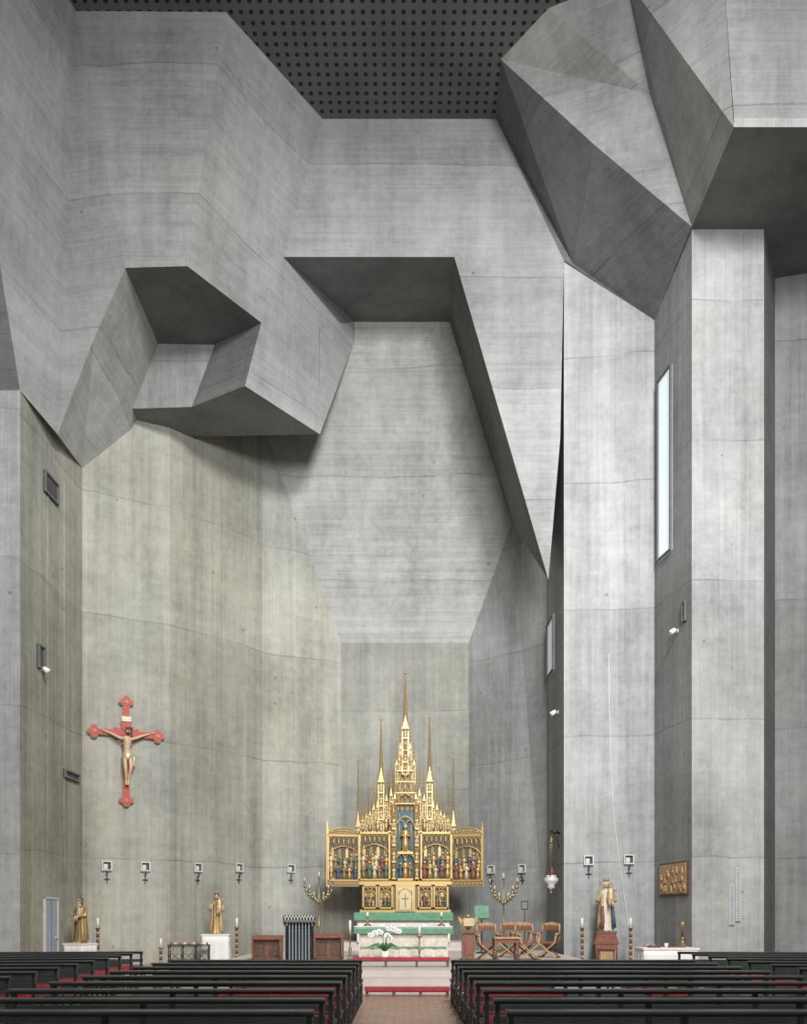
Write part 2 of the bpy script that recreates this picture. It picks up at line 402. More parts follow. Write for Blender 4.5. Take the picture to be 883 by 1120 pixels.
def crown(mb,c,r,mat):
    mb.lathe([(r*.9,0),(r,.02),(r*1.1,r*.5)],c,12,mat)
    for i in range(8):
        t=i*math.pi/4; x=c[0]+r*1.05*math.cos(t); y=c[1]+r*1.05*math.sin(t)
        mb.tube([(x,y,c[2]+r*.4),(x*1,y,c[2]+r*1.1)],[r*.16,.004],mat,5); mb.ell((x,y,c[2]+r*1.15),r*.13,mat,6,5)
def robed(mb,hh,robe,mantle,skin=M_skin,hair=M_hair,veil=None,withchild=True,cr=True,staff=False):
    k=hh/1.7
    prof=[(.27,0),(.26,.05),(.22,.35),(.20,.65),(.185,.9),(.15,1.05),(.17,1.2),(.2,1.33),(.19,1.40),(.10,1.46),(.055,1.49),(.05,1.55)]
    mb.lathe([(r*k,z*k) for r,z in prof],(0,0,0),42,robe,True,.06,9,.78)
    rings=[]
    for (r,z) in [(.31,.10),(.29,.4),(.26,.7),(.235,.95),(.235,1.2),(.235,1.34),(.16,1.44)]:
        ring=[]
        for j in range(21):
            t=math.radians(-50+280*j/20); rr=r*(1+.07*math.sin(j*1.9+z))*k
            ring.append((rr*math.cos(t),rr*.85*math.sin(t)+.02*k,z*k))
        for j in range(20,-1,-1):
            t=math.radians(-50+280*j/20); rr=(r-.03)*(1+.07*math.sin(j*1.9+z))*k
            ring.append((rr*math.cos(t),rr*.85*math.sin(t)+.02*k,z*k))
        rings.append(ring)
    mb.loft(rings,mantle,True)
    for sgn in(-1,1):
        mb.ell((sgn*.08*k,-.2*k,.03*k),(.045*k,.09*k,.035*k),skin,8,6)
    head(mb,(0,-.02*k,1.64*k),.125*k,skin,hair,veil)
    mb.tube([(-.2*k,0,1.33*k),(-.30*k,-.03*k,1.08*k),(-.22*k,-.24*k,1.12*k)],[.085*k,.085*k,.055*k],mantle,10)
    hand(mb,(-.2*k,-.28*k,1.14*k),(.2,-.3,1),.07*k,skin)
    mb.tube([(.2*k,0,1.33*k),(.29*k,-.05*k,1.07*k),(.15*k,-.24*k,1.07*k)],[.085*k,.085*k,.055*k],mantle,10)
    hand(mb,(.11*k,-.27*k,1.07*k),(-1,-.2,.2),.07*k,skin)
    if withchild:
        cx=.14*k
        mb.lathe([(r*k*.42,z*k*.42) for r,z in [(.2,0),(.3,.2),(.3,.5),(.24,.8),(.26,1.05),(.1,1.25),(.08,1.3)]],(cx,-.23*k,1.0*k),16,M_goldl,True,.05,6,.8)
        head(mb,(cx,-.24*k,1.58*k),.08*k,skin,hair)
        mb.tube([(cx+.08*k,-.25*k,1.42*k),(cx+.17*k,-.33*k,1.44*k),(cx+.15*k,-.36*k,1.54*k)],[.035*k,.03*k,.022*k],skin,8)
        hand(mb,(cx+.15*k,-.36*k,1.56*k),(0,0,1),.035*k,skin)
        for s_ in(-.05,.05): mb.tube([(cx+s_*k,-.3*k,1.04*k),(cx+s_*k,-.42*k,1.0*k),(cx+s_*k,-.40*k,.86*k)],[.05*k,.04*k,.025*k],skin,8)
    if cr: crown(mb,(0,-.02*k,1.76*k),.10*k,M_gold)
    if staff:
        mb.tube([(-.2*k,-.33*k,.75*k),(-.22*k,-.33*k,1.7*k)],.013*k,M_gold,6); mb.ell((-.22*k,-.33*k,1.73*k),.035*k,M_gold,8,6)
def draped(mb,w_,d_,h_,mat,top=None):
    rings=[]
    for f,z in[(1.12,0.0),(1.06,.3*h_),(1.0,.8*h_),(1.0,h_)]:
        ring=[]
        n=64
        for j in range(n):
            t=2*math.pi*j/n; c,s=math.cos(t),math.sin(t)
            q_=max(abs(c),abs(s)); e=(.035*math.sin(11*t)+.02*math.sin(23*t))*(1-z/h_*.85)
            ring.append((c/q_*w_/2*f*(1+e),s/q_*d_/2*f*(1+e),z))
        rings.append(ring)
    mb.loft(rings,mat,True)
    mb.box(-w_/2-.02,w_/2+.02,-d_/2-.02,d_/2+.02,h_,h_+.05,top or mat)
d=26.8
e=empty('gilded_saint_statue',((88-CX)*d/F,d,0),-.35)
w=MB(); draped(w,.75,.7,.80,M_white); w.build('draped_pedestal',parent=e)
w=MB(); robed(w,1.42,M_golds,M_gold,withchild=True,cr=False); w.build('figure',(0,0,.85),parent=e)
d=28.9
e=empty('gilded_madonna_statue',((237-CX)*d/F,d,0),.1)
w=MB(); draped(w,.92,.8,1.05,M_white); w.build('draped_pedestal',parent=e)
w=MB(); robed(w,1.36,M_gold,M_goldl,withchild=True,cr=True); w.build('figure',(0,0,1.10),parent=e)
d=27.7
e=empty('painted_madonna_statue',((663-CX)*d/F,d,0),-.15)
w=MB()
w.box(-.36,.36,-.3,.3,0,.12,M_woodd); w.box(-.27,.27,-.22,.22,.12,.62,M_wood); w.box(-.2,.2,-.24,-.22,.2,.55,M_oak)
w.prism([(-.27,.62),(.27,.62),(.38,.80),(-.38,.80)],-.3,.3,M_robr); w.box(-.4,.4,-.33,.33,.80,.88,M_wood)
w.prism([(-.38,.88),(.38,.88),(.30,1.15),(-.30,1.15)],-.28,.28,M_robr); w.box(-.34,.34,-.3,.3,1.15,1.22,M_wood)
for s in(-1,1): w.tube([(s*.33,-.27,.12),(s*.33,-.27,.80)],.035,M_robr,8)
w.build('console_pedestal',parent=e)
w=MB(); robed(w,1.62,M_ivory,M_goldl,veil=M_ivory,staff=True)
w.tube([(-.14,-.22,.85),(-.12,-.24,.4),(-.16,-.26,.1)],[.05,.06,.08],M_robr,8); w.tube([(.2,-.18,.95),(.22,-.22,.5),(.25,-.22,.12)],[.04,.06,.07],M_bluec,8)
w.build('figure',(0,0,1.22),parent=e)

# ---------------------------------------------------------------- crucifix
pc=wpt(n1,n2,138,803); ang=wang(n1,n2)
nv=Vector((math.sin(ang),-math.cos(ang),0))
cz=empty('crucifix',pc+nv*.05,ang)
w=MB()
T,Bm,Rr=1.12,-2.38,1.08
def bar(o,t,y0,y1,mat):
    w.box(-t,t,y0,y1,Bm-o,T+o,mat); w.box(-Rr-o,-t,y0,y1,-t,t,mat); w.box(t,Rr+o,y0,y1,-t,t,mat)
bar(.0,.12,-.06,0,M_golds); bar(-.02,.095,-.09,-.06,M_red)
for (x,z) in[(0,T),(0,Bm),(-Rr,0),(Rr,0)]:
    dx,dz=(0 if x==0 else (1 if x>0 else -1)),(0 if abs(z)<.01 else (1 if z>0 else -1))
    for (ox,oz,r) in[(0,0,.17),(dx*.13,dz*.13,.10),(dz*.14,dx*.14,.10),(-dz*.14,-dx*.14,.10)]:
        for rr,y0,y1,mt in((r+.02,-.07,0,M_golds),(r-.01,-.10,-.07,M_red)):
            w.prism([(x+ox+rr*math.cos(t*math.pi/9),z+oz+rr*math.sin(t*math.pi/9)) for t in range(18)],y0-ox*.02-oz*.013,y1,mt)
    w.prism([(x+.07*math.cos(t*math.pi/8),z+.07*math.sin(t*math.pi/8)) for t in range(16)],-.125,-.10,M_golds)
for k in range(8):
    t=math.radians(45*k+22.5)
    c_,s_=math.cos(t),math.sin(t)
    w.prism([(c_*.50,s_*.50),(-s_*.12+c_*.08,c_*.12+s_*.08),(s_*.12+c_*.08,-c_*.12+s_*.08)][::-1],-.08,-.04,M_red)
w.box(-.16,.16,-.12,-.09,.42,.60,M_ivory)
w.build('cross',parent=cz)
sk=[('pel',(.03,-.2,-.84),.13),('belly',(.0,-.22,-.62),.115),('chest',(0,-.24,-.40),.16),('nb',(0,-.23,-.20),.09),('neck',(.02,-.25,-.12),.06),('head0',(.05,-.28,-.0),.09),('head1',(.07,-.29,.09),.09),
 ('sl',(-.19,-.21,-.22),.075),('el',(-.53,-.16,-.06),.056),('wl',(-.83,-.12,.05),.036),
 ('sr',(.19,-.21,-.22),.075),('er',(.53,-.16,-.06),.056),('wr',(.83,-.12,.05),.036),
 ('hl',(-.07,-.2,-.92),.11),('kl',(-.06,-.36,-1.28),.075),('cl',(-.03,-.27,-1.48),.07),('al',(-.02,-.18,-1.72),.044),('fl',(-.02,-.26,-1.88),.04),
 ('hr',(.13,-.2,-.92),.11),('kr',(.13,-.36,-1.28),.075),('cr',(.09,-.27,-1.48),.07),('ar',(.05,-.20,-1.72),.044),('fr',(.05,-.29,-1.88),.04)]
ed=[('pel','belly'),('belly','chest'),('chest','nb'),('nb','neck'),('neck','head0'),('head0','head1'),('nb','sl'),('sl','el'),('el','wl'),('nb','sr'),('sr','er'),('er','wr'),
 ('pel','hl'),('hl','kl'),('kl','cl'),('cl','al'),('al','fl'),('pel','hr'),('hr','kr'),('kr','cr'),('cr','ar'),('ar','fr')]
ix={s[0]:i for i,s in enumerate(sk)}
me=bpy.data.meshes.new('corpus'); me.from_pydata([s[1] for s in sk],[(ix[a],ix[b]) for a,b in ed],[])
me.materials.append(M_skin)
ob=inst(me,'corpus',parent=cz)
md=ob.modifiers.new('Skin','SKIN')
try:
    for i,s in enumerate(sk):
        me.skin_vertices[0].data[i].radius=(s[2],s[2]*.85); me.skin_vertices[0].data[i].use_root=(i==0)
except Exception as ex: print('skin',ex)
md.use_smooth_shade=True
ss=ob.modifiers.new('Sub','SUBSURF'); ss.levels=2; ss.render_levels=2
w=MB()
w.ell((.09,-.24,.08),(.10,.10,.13),M_hair,12,8); w.ell((-.01,-.25,-.02),(.04,.05,.13),M_hair,8,6); w.ell((.16,-.25,-.02),(.04,.05,.13),M_hair,8,6)
w.ell((.055,-.36,-.03),(.05,.04,.06),M_hair,8,6)
w.ell((.06,-.385,.035),(.013,.02,.03),M_skin,6,5)
for s in(-.03,.03): w.ell((.06+s,-.372,.06),(.014,.01,.008),M_hair,6,5)
for k in range(14):
    t=k*math.pi/7; w.tube([(.07+.12*math.cos(t),-.28+.11*math.sin(t),.14),(.07+.15*math.cos(t+.3),-.28+.14*math.sin(t+.3),.18)],[.014,.004],M_woodd,5)
w.lathe([(.145,-.98),(.175,-.90),(.18,-.82),(.16,-.74),(.15,-.72)],(.03,-.2,0),28,M_goldl,True,.05,9,.85)
w.tube([(.15,-.22,-.80),(.25,-.24,-.9),(.23,-.23,-1.15),(.26,-.23,-1.25)],[.04,.06,.05,.02],M_goldl,8)
for s in(-1,1):
    hand(w,(s*.88,-.12,.07),(s,0,.3),.075,M_skin); w.ell((s*.88,-.155,.07),.014,M_black,6,5)
w.build('hair_loincloth_hands',parent=cz)

# ---------------------------------------------------------------- retable
def figs(mb,x,y,z,h,robe):
    mb.lathe([(h*.15,0),(h*.13,h*.3),(h*.10,h*.55),(h*.15,h*.72),(h*.05,h*.83)],(x,y,z),8,robe,True,0,1,.7)
    mb.ell((x,y-h*.02,z+h*.91),h*.08,M_skin if robe not in(M_gold,M_goldl) else M_goldl,7,5)
    mb.ell((x,y+h*.03,z+h*.94),h*.092,M_hair if robe not in(M_gold,M_goldl) else M_gold,7,5)
    for s in(-1,1): mb.tube([(x+s*h*.13,y,z+h*.72),(x+s*h*.16,y-h*.08,z+h*.55),(x+s*h*.04,y-h*.15,z+h*.6)],[h*.045,h*.04,h*.028],robe,5)
def crockets(mb,x,y,z0,z1,w0,mat,n):
    for i in range(n):
        f=(i+.5)/n; r=w0*(1-f)+.2; z=z0+(z1-z0)*f; q_=.8*(1-f*.4)
        for t in range(4):
            a=t*math.pi/2+math.pi/4
            mb.ell((x+(r+q_*.4)*math.cos(a)*1.1,y+(r+q_*.4)*math.sin(a)*1.1,z),(q_,q_,q_*.7),mat,5,4)
def pinn(mb,x,y,z0,z1,w_,mat=None,mat2=None):
    mat=mat or M_gold; mat2=mat2 or M_golds
    h=z1-z0; zs=z0+h*.45
    mb.box(x-w_*.2,x+w_*.2,y-w_*.2,y+w_*.2,z0,zs,mat2)
    for sx in(-1,1):
        for sy in(-1,1):
            mb.box(x+sx*w_*.45-w_*.08,x+sx*w_*.45+w_*.08,y+sy*w_*.45-w_*.08,y+sy*w_*.45+w_*.08,z0,zs-h*.04,mat)
            mb.lathe([(w_*.12,0),(.02,h*.12)],(x+sx*w_*.45,y+sy*w_*.45,zs-h*.04),4,mat,False)
    for k in range(5):
        zz=z0+(zs-z0)*k/4-(h*.02 if k==4 else 0)
        mb.box(x-w_*.56,x+w_*.56,y-w_*.56,y+w_*.56,zz,zz+h*.012,mat)
        if k<4 and w_>4: figs(mb,x,y-w_*.35,zz+h*.012,(zs-z0)/4*.75,M_goldl)
    mb.prism([(x-w_*.5,zs-h*.02),(x+w_*.5,zs-h*.02),(x,zs+h*.11)],y-w_*.6,y-w_*.5,mat)
    mb.lathe([(w_*.36,0),(w_*.22,h*.25),(.35,h*.52)],(x,y,zs),8,mat2 if w_>4 else mat,False)
    crockets(mb,x,y,zs+h*.04,zs+h*.5,w_*.38,mat,max(4,int(h*.5/4.5)))
    mb.ell((x,y,z1-h*.035),(w_*.22,w_*.22,h*.014),mat,6,5); mb.tube([(x,y,z1-h*.05),(x,y,z1)],.42,mat,5)
def arch_pts(x0,x1,z0,z1,n=7):
    xm=(x0+x1)/2; out=[]
    for i in range(n+1):
        f=i/n; out.append((x0+(xm-x0)*(1-math.cos(f*math.pi/2)),z0+(z1-z0)*math.sin(f*math.pi/2)*(.8+.2*f)))
    r=[(x1-(p[0]-x0),p[1]) for p in out[:-1]][::-1]
    return out+r
def arch(mb,x0,x1,z0,z1,y,r,mat): mb.tube([(a,y,b) for a,b in arch_pts(x0,x1,z0,z1)],r,mat,5)
def gable(mb,x0,x1,z0,z1,y,mat):
    xm=(x0+x1)/2
    mb.tube([(x0,y,z0),(xm,y,z1)],.45,mat,5); mb.tube([(x1,y,z0),(xm,y,z1)],.45,mat,5)
    arch(mb,x0+1,x1-1,z0,z0+(z1-z0)*.55,y,.35,mat)
    mb.ell((xm,y,z0+(z1-z0)*.68),(.8,.4,.8),mat,6,5)
    for i in range(1,6):
        f=i/6
        for s in(-1,1): mb.ell((xm+s*(x1-x0)/2*(1-f),y,z0+(z1-z0)*f+.7),(.6,.5,.6),mat,5,4)
    mb.tube([(xm,y,z1),(xm,y,z1+5)],[.4,.1],mat,5); mb.ell((xm,y,z1+2.5),(.8,.6,.8),mat,6,5)
robes=[M_robr,M_goldl,M_bluec,M_gold,M_golds,M_golds,M_goldl,M_robg,M_gold]
def relief(mb,x0,x1,z0,z1,y,nf,crest=True):
    mb.box(x0,x1,y,y+2,z0,z1,M_golds)
    mb.box(x0+2,x1-2,y-.3,y,z0+2,z1-2,M_dkp)
    t=1.6
    mb.box(x0,x0+t,y-3,y,z0,z1,M_gold); mb.box(x1-t,x1,y-3,y,z0,z1,M_gold); mb.box(x0,x1,y-3,y,z0,z0+t,M_gold); mb.box(x0,x1,y-3,y,z1-t,z1,M_gold)
    hh=z1-z0; ww=x1-x0-2*t
    zt=z1-hh*.34
    nn=6 if ww>22 else 3
    for k in range(nn):
        a=x0+t+ww*k/nn; arch(mb,a,a+ww/nn,zt+hh*.10,z1-t-1,y-2.2,.38,M_gold)
        mb.tube([(a,y-2.2,zt+hh*.02),(a,y-2.2,z1-t)],.3,M_goldl,5)
        for j in range(3): mb.ell((a+ww/nn*(j+.5)/3,y-1.6,zt+hh*.04+random.random()*hh*.22),(.6,.4,.6),M_goldl if j%2 else M_gold,5,4)
    for k in range(nn*2): mb.ell((x0+t+ww*(k+.5)/(nn*2),y-2.2,z1-t-.8),(.7,.4,.7),M_gold,5,4)
    arch(mb,x0+t,x1-t,zt-hh*.12,zt+hh*.10,y-2.6,.6,M_gold)
    for r_ in range(2):
        for k in range(nf+r_):
            xx=x0+t+ww*(k+.5)/(nf+r_)+random.uniform(-.9,.9); hf=hh*(.33+random.uniform(-.07,.07))
            figs(mb,xx,y-2.3+r_*1.1,z0+t+.3+r_*hh*.19,hf,robes[(k*3+r_*2+int(abs(x0)))%9])
    for k in range(4):
        xx=x0+t+ww*(k+.5)/4; mb.prism([(xx-1.5,z0+hh*.5),(xx+1.5,z0+hh*.5),(xx+1.5,z0+hh*.66),(xx,z0+hh*.74),(xx-1.5,z0+hh*.66)],y-.9,y-.3,M_golds if k%2 else M_gold)
R=MB()
R.box(-48,51,-6,8,0,3,M_gold); R.box(-46,49,-4,8,3,30,M_golds); R.box(-49,52,-7,8,30,34,M_gold)
for (a,b) in[(-45,-29),(-28,-12),(15,31),(32,48)]:
    relief(R,a,b,4,30,-5,3)
R.box(-9,12,-9,-3,1,31,M_gold); R.box(-7,10,-10,-9,3,27,M_goldl)
for x in(-5.5,8.5): R.tube([(x,-10.5,4),(x,-10.5,24)],.45,M_gold,5)
arch(R,-5.5,8.5,18,26,-10.5,.5,M_gold)
R.tube([(1.5,-10.6,6),(1.5,-10.6,20)],.4,M_golds,5); R.tube([(-2,-10.6,15),(5,-10.6,15)],.4,M_golds,5)
R.box(-50,53,0,8,34,88,M_golds)
relief(R,-49,-15,35,87,-3,5); relief(R,18,52,35,87,-3,5)
R.box(-13,16,0,8,34,120,M_golds)
R.box(-8,11,-.6,0,36,112,M_blue)
for x in(-13,-9,12,16): R.tube([(x,-4,34),(x,-4,118)],.8,M_gold,6)
for x in(-11,14):
    for z in(38,56,74,92): figs(R,x,-5,z,12,M_goldl); R.box(x-2,x+2,-7,-1,z-2,z,M_gold); R.lathe([(2.0,0),(.2,5)],(x,-4,z+12.5),5,M_gold,False)
for (z,hh) in((37,22),(66,30)):
    R.box(-7,10,-7,0,z-2.5,z,M_gold)
    figs(R,1.5,-4,z,hh,M_gold)
    if z<50: figs(R,-3.5,-3,z,hh*.8,M_bluec); figs(R,6.5,-3,z,hh*.8,M_golds)
    arch(R,-8,11,z+hh*.95,z+hh*.95+10,-6,.7,M_gold); arch(R,-8,1.5,z+hh*.95-2,z+hh*.95+6,-5.5,.4,M_goldl); arch(R,1.5,11,z+hh*.95-2,z+hh*.95+6,-5.5,.4,M_goldl)
for x in(-8,-4,1.5,7,11): R.tube([(x,-5.8,58),(x,-5.8,64)],.35,M_gold,5)
for x in(-5,8): R.tube([(x,-3,64),(x,-3,108)],.5,M_goldl,5)
xs=[-49,-41,-33,-25,-14,17,28,36,44,52]
for i in range(len(xs)-1):
    a,b=xs[i],xs[i+1]
    if a==-14: continue
    lift={0:0,1:3,2:8,3:13,5:13,6:8,7:3,8:0}.get(i,0)
    gable(R,a,b,92+lift,108+lift,-1.5,M_gold); gable(R,a,(a+b)/2,88+lift*.5,98+lift,-2.2,M_goldl); gable(R,(a+b)/2,b,88+lift*.5,98+lift,-2.2,M_goldl)
    for k in range(4):
        xx=a+(b-a)*(k+.5)/4; R.box(xx-.3,xx+.3,-.6,.4,87,93+lift,M_goldl)
    R.box(a,b,-1,1,87,89,M_gold); R.box(a,b,-.5,.8,92+lift,93+lift,M_gold)
    figs(R,(a+b)/2,-2.5,89,9+lift*.6,M_gold)
for x,z in((-45,116),(-41,126),(-37,132),(-33,146),(-29,152),(32,152),(36,146),(40,132),(44,126),(48,116)): pinn(R,x,-1,86,z,2.6)
gable(R,-14,17,112,142,-3,M_gold); gable(R,-8,11,118,140,-4,M_goldl)
pinn(R,-50,0,34,172,4.4); pinn(R,-25,0,86,216,6.2); pinn(R,28,0,86,218,6.2); pinn(R,54,0,34,174,4.4)
for x,z in((-14,168),(17,168),(-19,156),(22,156),(-10,160),(13,160)): pinn(R,x,-1,96,z,3.0)
for sx in(-8,-4,1.5,7,11):
    for sy in(-4,4): R.tube([(sx,sy,112),(sx,sy,156)],.5,M_gold,5)
for z in(118,130,142,154): R.box(-9,12,-4.5,4.5,z,z+1.0,M_gold)
for z in(119,131,143):
    figs(R,1.5,-2.5,z,9.5,M_goldl); figs(R,-5,-2,z,8,M_gold); figs(R,8.5,-2,z,8,M_gold)
    for a,b in((-8,-1.5),(-1.5,4.5),(4.5,11)): arch(R,a,b,z+7,z+11,-4.6,.35,M_goldl)
R.box(-3,6,1,3,112,154,M_golds)
gable(R,-8,1.5,155,168,-4,M_gold); gable(R,1.5,11,155,168,-4,M_gold); gable(R,-4,7,160,180,-4.4,M_gold)
for x in(-8,11): pinn(R,x,-2,140,188,2.6)
for x in(-4,7): pinn(R,x,-3,154,210,2.2)
pinn(R,1.5,0,150,266,7.0)
ret=empty('gilded_gothic_altarpiece',((442-CX)*31.6/F,31.6,zat(998,31.6)))
R.build('shrine_and_pinnacles',parent=ret,scale=31.6/F)
for s,x,angw in((-1,-49,.24),(1,52,-.24)):
    W=MB(); a,b=(-35,0) if s<0 else (0,34)
    relief(W,a,b,-6,44,0,5)
    out=[(a,44)]+arch_pts(a,b,44,52)[1:-1]+[(b,44)]
    W.prism(out,-1,1,M_golds)
    W.tube([(p_[0],-1.3,p_[1]) for p_ in arch_pts(a,b,44,52)],.7,M_gold,6)
    for k in range(9): W.ell((a+(b-a)*(k+.5)/9,-1.6,46+2.5*math.sin((k+.5)*math.pi/9)),(1.1,.6,1.1),M_goldl if k%2 else M_gold,6,5)
    W.box(a,b,-2,1,-12,-6,M_golds)
    for k in range(8): W.ell((a+(b-a)*(k+.5)/8,-2.3,-9),(1.2,.5,1.2),M_gold,6,5)
    W.lathe([(1.2,0),(.9,2),(.2,6)],(a if s<0 else b,-1,52),6,M_gold,False); W.box((a if s<0 else b)-1.2,(a if s<0 else b)+1.2,-2,1,-12,52,M_gold)
    o=W.build('wing',(x*31.6/F,-.1,40*31.6/F),0,31.6/F,ret); o.rotation_euler=(0,0,angw)
zt=zat(998,31.6)
w=MB(); w.box(-1.75,1.75,30.9,32.1,.75,zt-.08,M_marb); w.box(-1.85,1.85,30.75,32.15,zt-.08,zt,M_green)
w.box(-1.85,1.85,30.72,30.75,zt-.30,zt,M_green); w.box(-1.7,1.7,30.86,30.9,.85,zt-.4,M_white)
for x in(-1.2,-.4,.4,1.2): w.box(x-.3,x+.3,30.83,30.86,.9,zt-.45,M_marb)
w.build('high_altar')
w=MB(); dd=25.0
w.box(-1.35,1.35,dd,dd+1.0,.45,1.32,M_marb); w.box(-1.48,1.48,dd-.1,dd+1.1,1.32,1.40,M_white)
w.box(-1.50,1.50,dd-.13,dd-.1,1.20,1.36,M_green); w.box(-1.5,1.5,dd-.14,dd+1.12,1.40,1.42,M_white)
for i in range(7): w.box(-1.28+i*.38,-1.02+i*.38,dd-.03,dd,.52,1.05,M_ivory)
w.box(-1.3,1.3,dd-.05,dd,.75,.80,M_green)
w.build('altar_table')

def candlestick(x,y,z,h,name='altar_candlestick'):
    w=MB(); w.lathe([(.13,0),(.12,.03),(.04,.08),(.025,.14),(.05,h*.3),(.02,h*.36),(.02,h*.6),(.05,h*.64),(.09,h*.68),(.09,h*.69)],(0,0,0),12,M_brass)
    w.lathe([(.035,h*.69),(.035,h),(.02,h+.01)],(0,0,0),10,M_candle); w.tube([(0,0,h),(0,0,h+.03)],.004,M_black,5)
    w.build(name,(x,y,z))
candlestick((383-CX)*23.4/F,23.4,.45,1.15,'floor_candlestick')
candlestick((459-CX)*24.3/F,24.3,.45,1.0,'paschal_candlestick')
for u in(402,483): candlestick((u-CX)*25.5/F,25.5,1.42,.42)
def tallstand(x,y,h):
    w=MB(); w.lathe([(.17,0),(.17,.04),(.07,.08),(.06,.12)],(0,0,0),12,M_woodd)
    z=.12; i=0
    while z<h-.1:
        w.lathe([(.05,0),(.055,.05),(.05,.1)],(0,0,z),10,(M_oak,M_woodd)[i%2]); z+=.1; i+=1
    w.lathe([(.09,0),(.1,.03)],(0,0,z),10,M_brass); w.lathe([(.04,.03),(.04,.35)],(0,0,z),10,M_candle); w.build('tall_candle_stand',(x,y,0))
for u,d,h in((107,27.3,1.35),(259,28.6,1.4),(637,27.6,1.35),(690,27.4,1.35),(176,28.2,.7)): tallstand((u-CX)*d/F,d,h)
def candelabrum(x,y,z,h,wd):
    w=MB(); w.lathe([(.3,0),(.28,.05),(.1,.12),(.05,.2),(.04,h*.3),(.08,h*.33),(.035,h*.36),(.03,h*.62),(.07,h*.66),(.025,h*.7),(.02,h*.95)],(0,0,0),12,M_brass)
    for s in(-1,1):
        w.tube([(s*.2,0,.05),(s*.34,0,.03),(s*.36,0,0)],.03,M_brass,6)
        for k in range(1,4):
            r=wd*k/3; zz=h*.62+(.03*k)
            pts=[(s*r*math.sin(t*math.pi/12),-.05,zz+(.22*k)*(1-math.cos(t*math.pi/12))) for t in range(7)]
            w.tube(pts,.02,M_brass,6); px=pts[-1]
            w.lathe([(.02,0),(.065,.04),(.065,.05)],px,8,M_brass); w.lathe([(.022,.05),(.022,.18)],px,8,M_ivory)
            for t in(1,2,3,4,5): w.ell((pts[t][0],-.07,pts[t][2]+.05),(.055,.02,.07),M_brass,6,5)
    w.lathe([(.02,0),(.07,.04),(.07,.05)],(0,0,h*.95),8,M_brass); w.lathe([(.025,.05),(.025,.22)],(0,0,h*.95),8,M_ivory)
    w.build('branched_candelabrum',(x,y,z))
candelabrum((349-CX)*29/F,29,.45,2.75,.5)
candelabrum((551-CX)*29/F,29,.45,2.7,.48)
pl=wpt(n6,n7,612,z=0); zl=zat(911,29.3); px=(603-CX)*29.3/F
w=MB()
w.tube([(pl.x,pl.y-.05,zl),(px+.1,29.3,zl+.12),(px,29.3,zl+.1),(px-.03,29.3,zl-.02)],[.04,.03,.03,.025],M_black,8)
w.tube([(pl.x,pl.y-.05,zl-.5),(px+.15,29.3,zl)],.02,M_black,6); w.ell((px+.13,29.3,zl+.05),(.10,.05,.09),M_black,8,6)
w.lathe([(.02,0),(.08,-.05),(.1,-.1)],(px,29.3,zl-.25),8,M_brass)
for k in range(3):
    t=k*2.09+.3; w.tube([(px,29.3,zl-.02),(px+.05*math.cos(t),29.3+.05*math.sin(t),zl-.4),(px+.24*math.cos(t),29.3+.24*math.sin(t),zl-1.55)],.018,M_brass,5)
w.lathe([(.02,-.5),(.06,-.45),(.16,-.38),(.12,-.3),(.25,-.2),(.27,-.1),(.18,0),(.2,.04)],(px,29.3,zl-1.55),14,M_steel)
w.lathe([(.07,0),(.09,.15),(.06,.3)],(px,29.3,zl-1.53),10,M_robr); w.ell((px,29.3,zl-2.12),.06,M_brass,8,6)
w.build('hanging_sanctuary_lamp')
w=MB(); wt,wb,ht=.40,.34,1.30
w.box(-wb,wb,-.3,.3,0,.06,M_black); w.box(-wt,wt,-.32,.3,ht-.22,ht-.18,M_black)
for f in(-1,1):
    for g in(-.3,.3): w.tube([(f*wb,g,.03),(f*wb,g,ht*.75),(f*wt,g,ht-.2)],.025,M_black,6)
w.prism([(-wt-.02,ht-.2),(wt+.02,ht-.2),(wt+.02,ht),(-wt-.02,ht)],-.36,-.31,M_black)
for i in range(9):
    x=-wb+2*wb*i/8; w.box(x-.010,x+.010,-.31,-.28,.05,ht-.2,M_door)
for i in range(11):
    z=.08+i*.1; w.box(-wb,wb,-.305,-.285,z,z+.02,M_black)
w.box(-wb+.02,wb-.02,.0,.04,.05,ht-.2,M_pewg)
for i in range(10):
    a=-wt+2*wt*i/10; w.tube([(a,-.37,ht-.2),(a+.08,-.37,ht)],.01,M_steel,4); w.tube([(a+.08,-.37,ht-.2),(a,-.37,ht)],.01,M_steel,4)
w.build('metal_lattice_ambo',((328-CX)*21.9/F,21.9,.45),.08)
def priedieu(u,d,wd,h=.8):
    w=MB(); w.box(-wd/2,wd/2,-.25,.05,0,.06,M_woodd)
    for s in(-1,1): w.prism([(s*wd/2-.03,0),(s*wd/2+.03,0),(s*wd/2+.03,h),(s*wd/2-.03,h)],-.25,.15,M_wood)
    n=max(2,int(wd/.35))
    w.box(-wd/2,wd/2,-.12,-.08,.06,h,M_wood)
    for i in range(n):
        a=-wd/2+wd*i/n; w.box(a+.05,a+wd/n-.05,-.145,-.12,.12,h-.1,M_woodd)
    w.add([(-wd/2-.05,-.28,h-.02),(wd/2+.05,-.28,h-.02),(wd/2+.05,.2,h+.06),(-wd/2-.05,.2,h+.06),(-wd/2-.05,-.28,h+.02),(wd/2+.05,-.28,h+.02),(wd/2+.05,.2,h+.10),(-wd/2-.05,.2,h+.10)],[(0,3,2,1),(4,5,6,7),(0,1,5,4),(1,2,6,5),(2,3,7,6),(3,0,4,7)],M_robr)
    w.build('wooden_prie_dieu',((u-CX)*d/F,d,.45),0)
priedieu(293,24.0,.8,.62); priedieu(360,24.4,.8,.66)
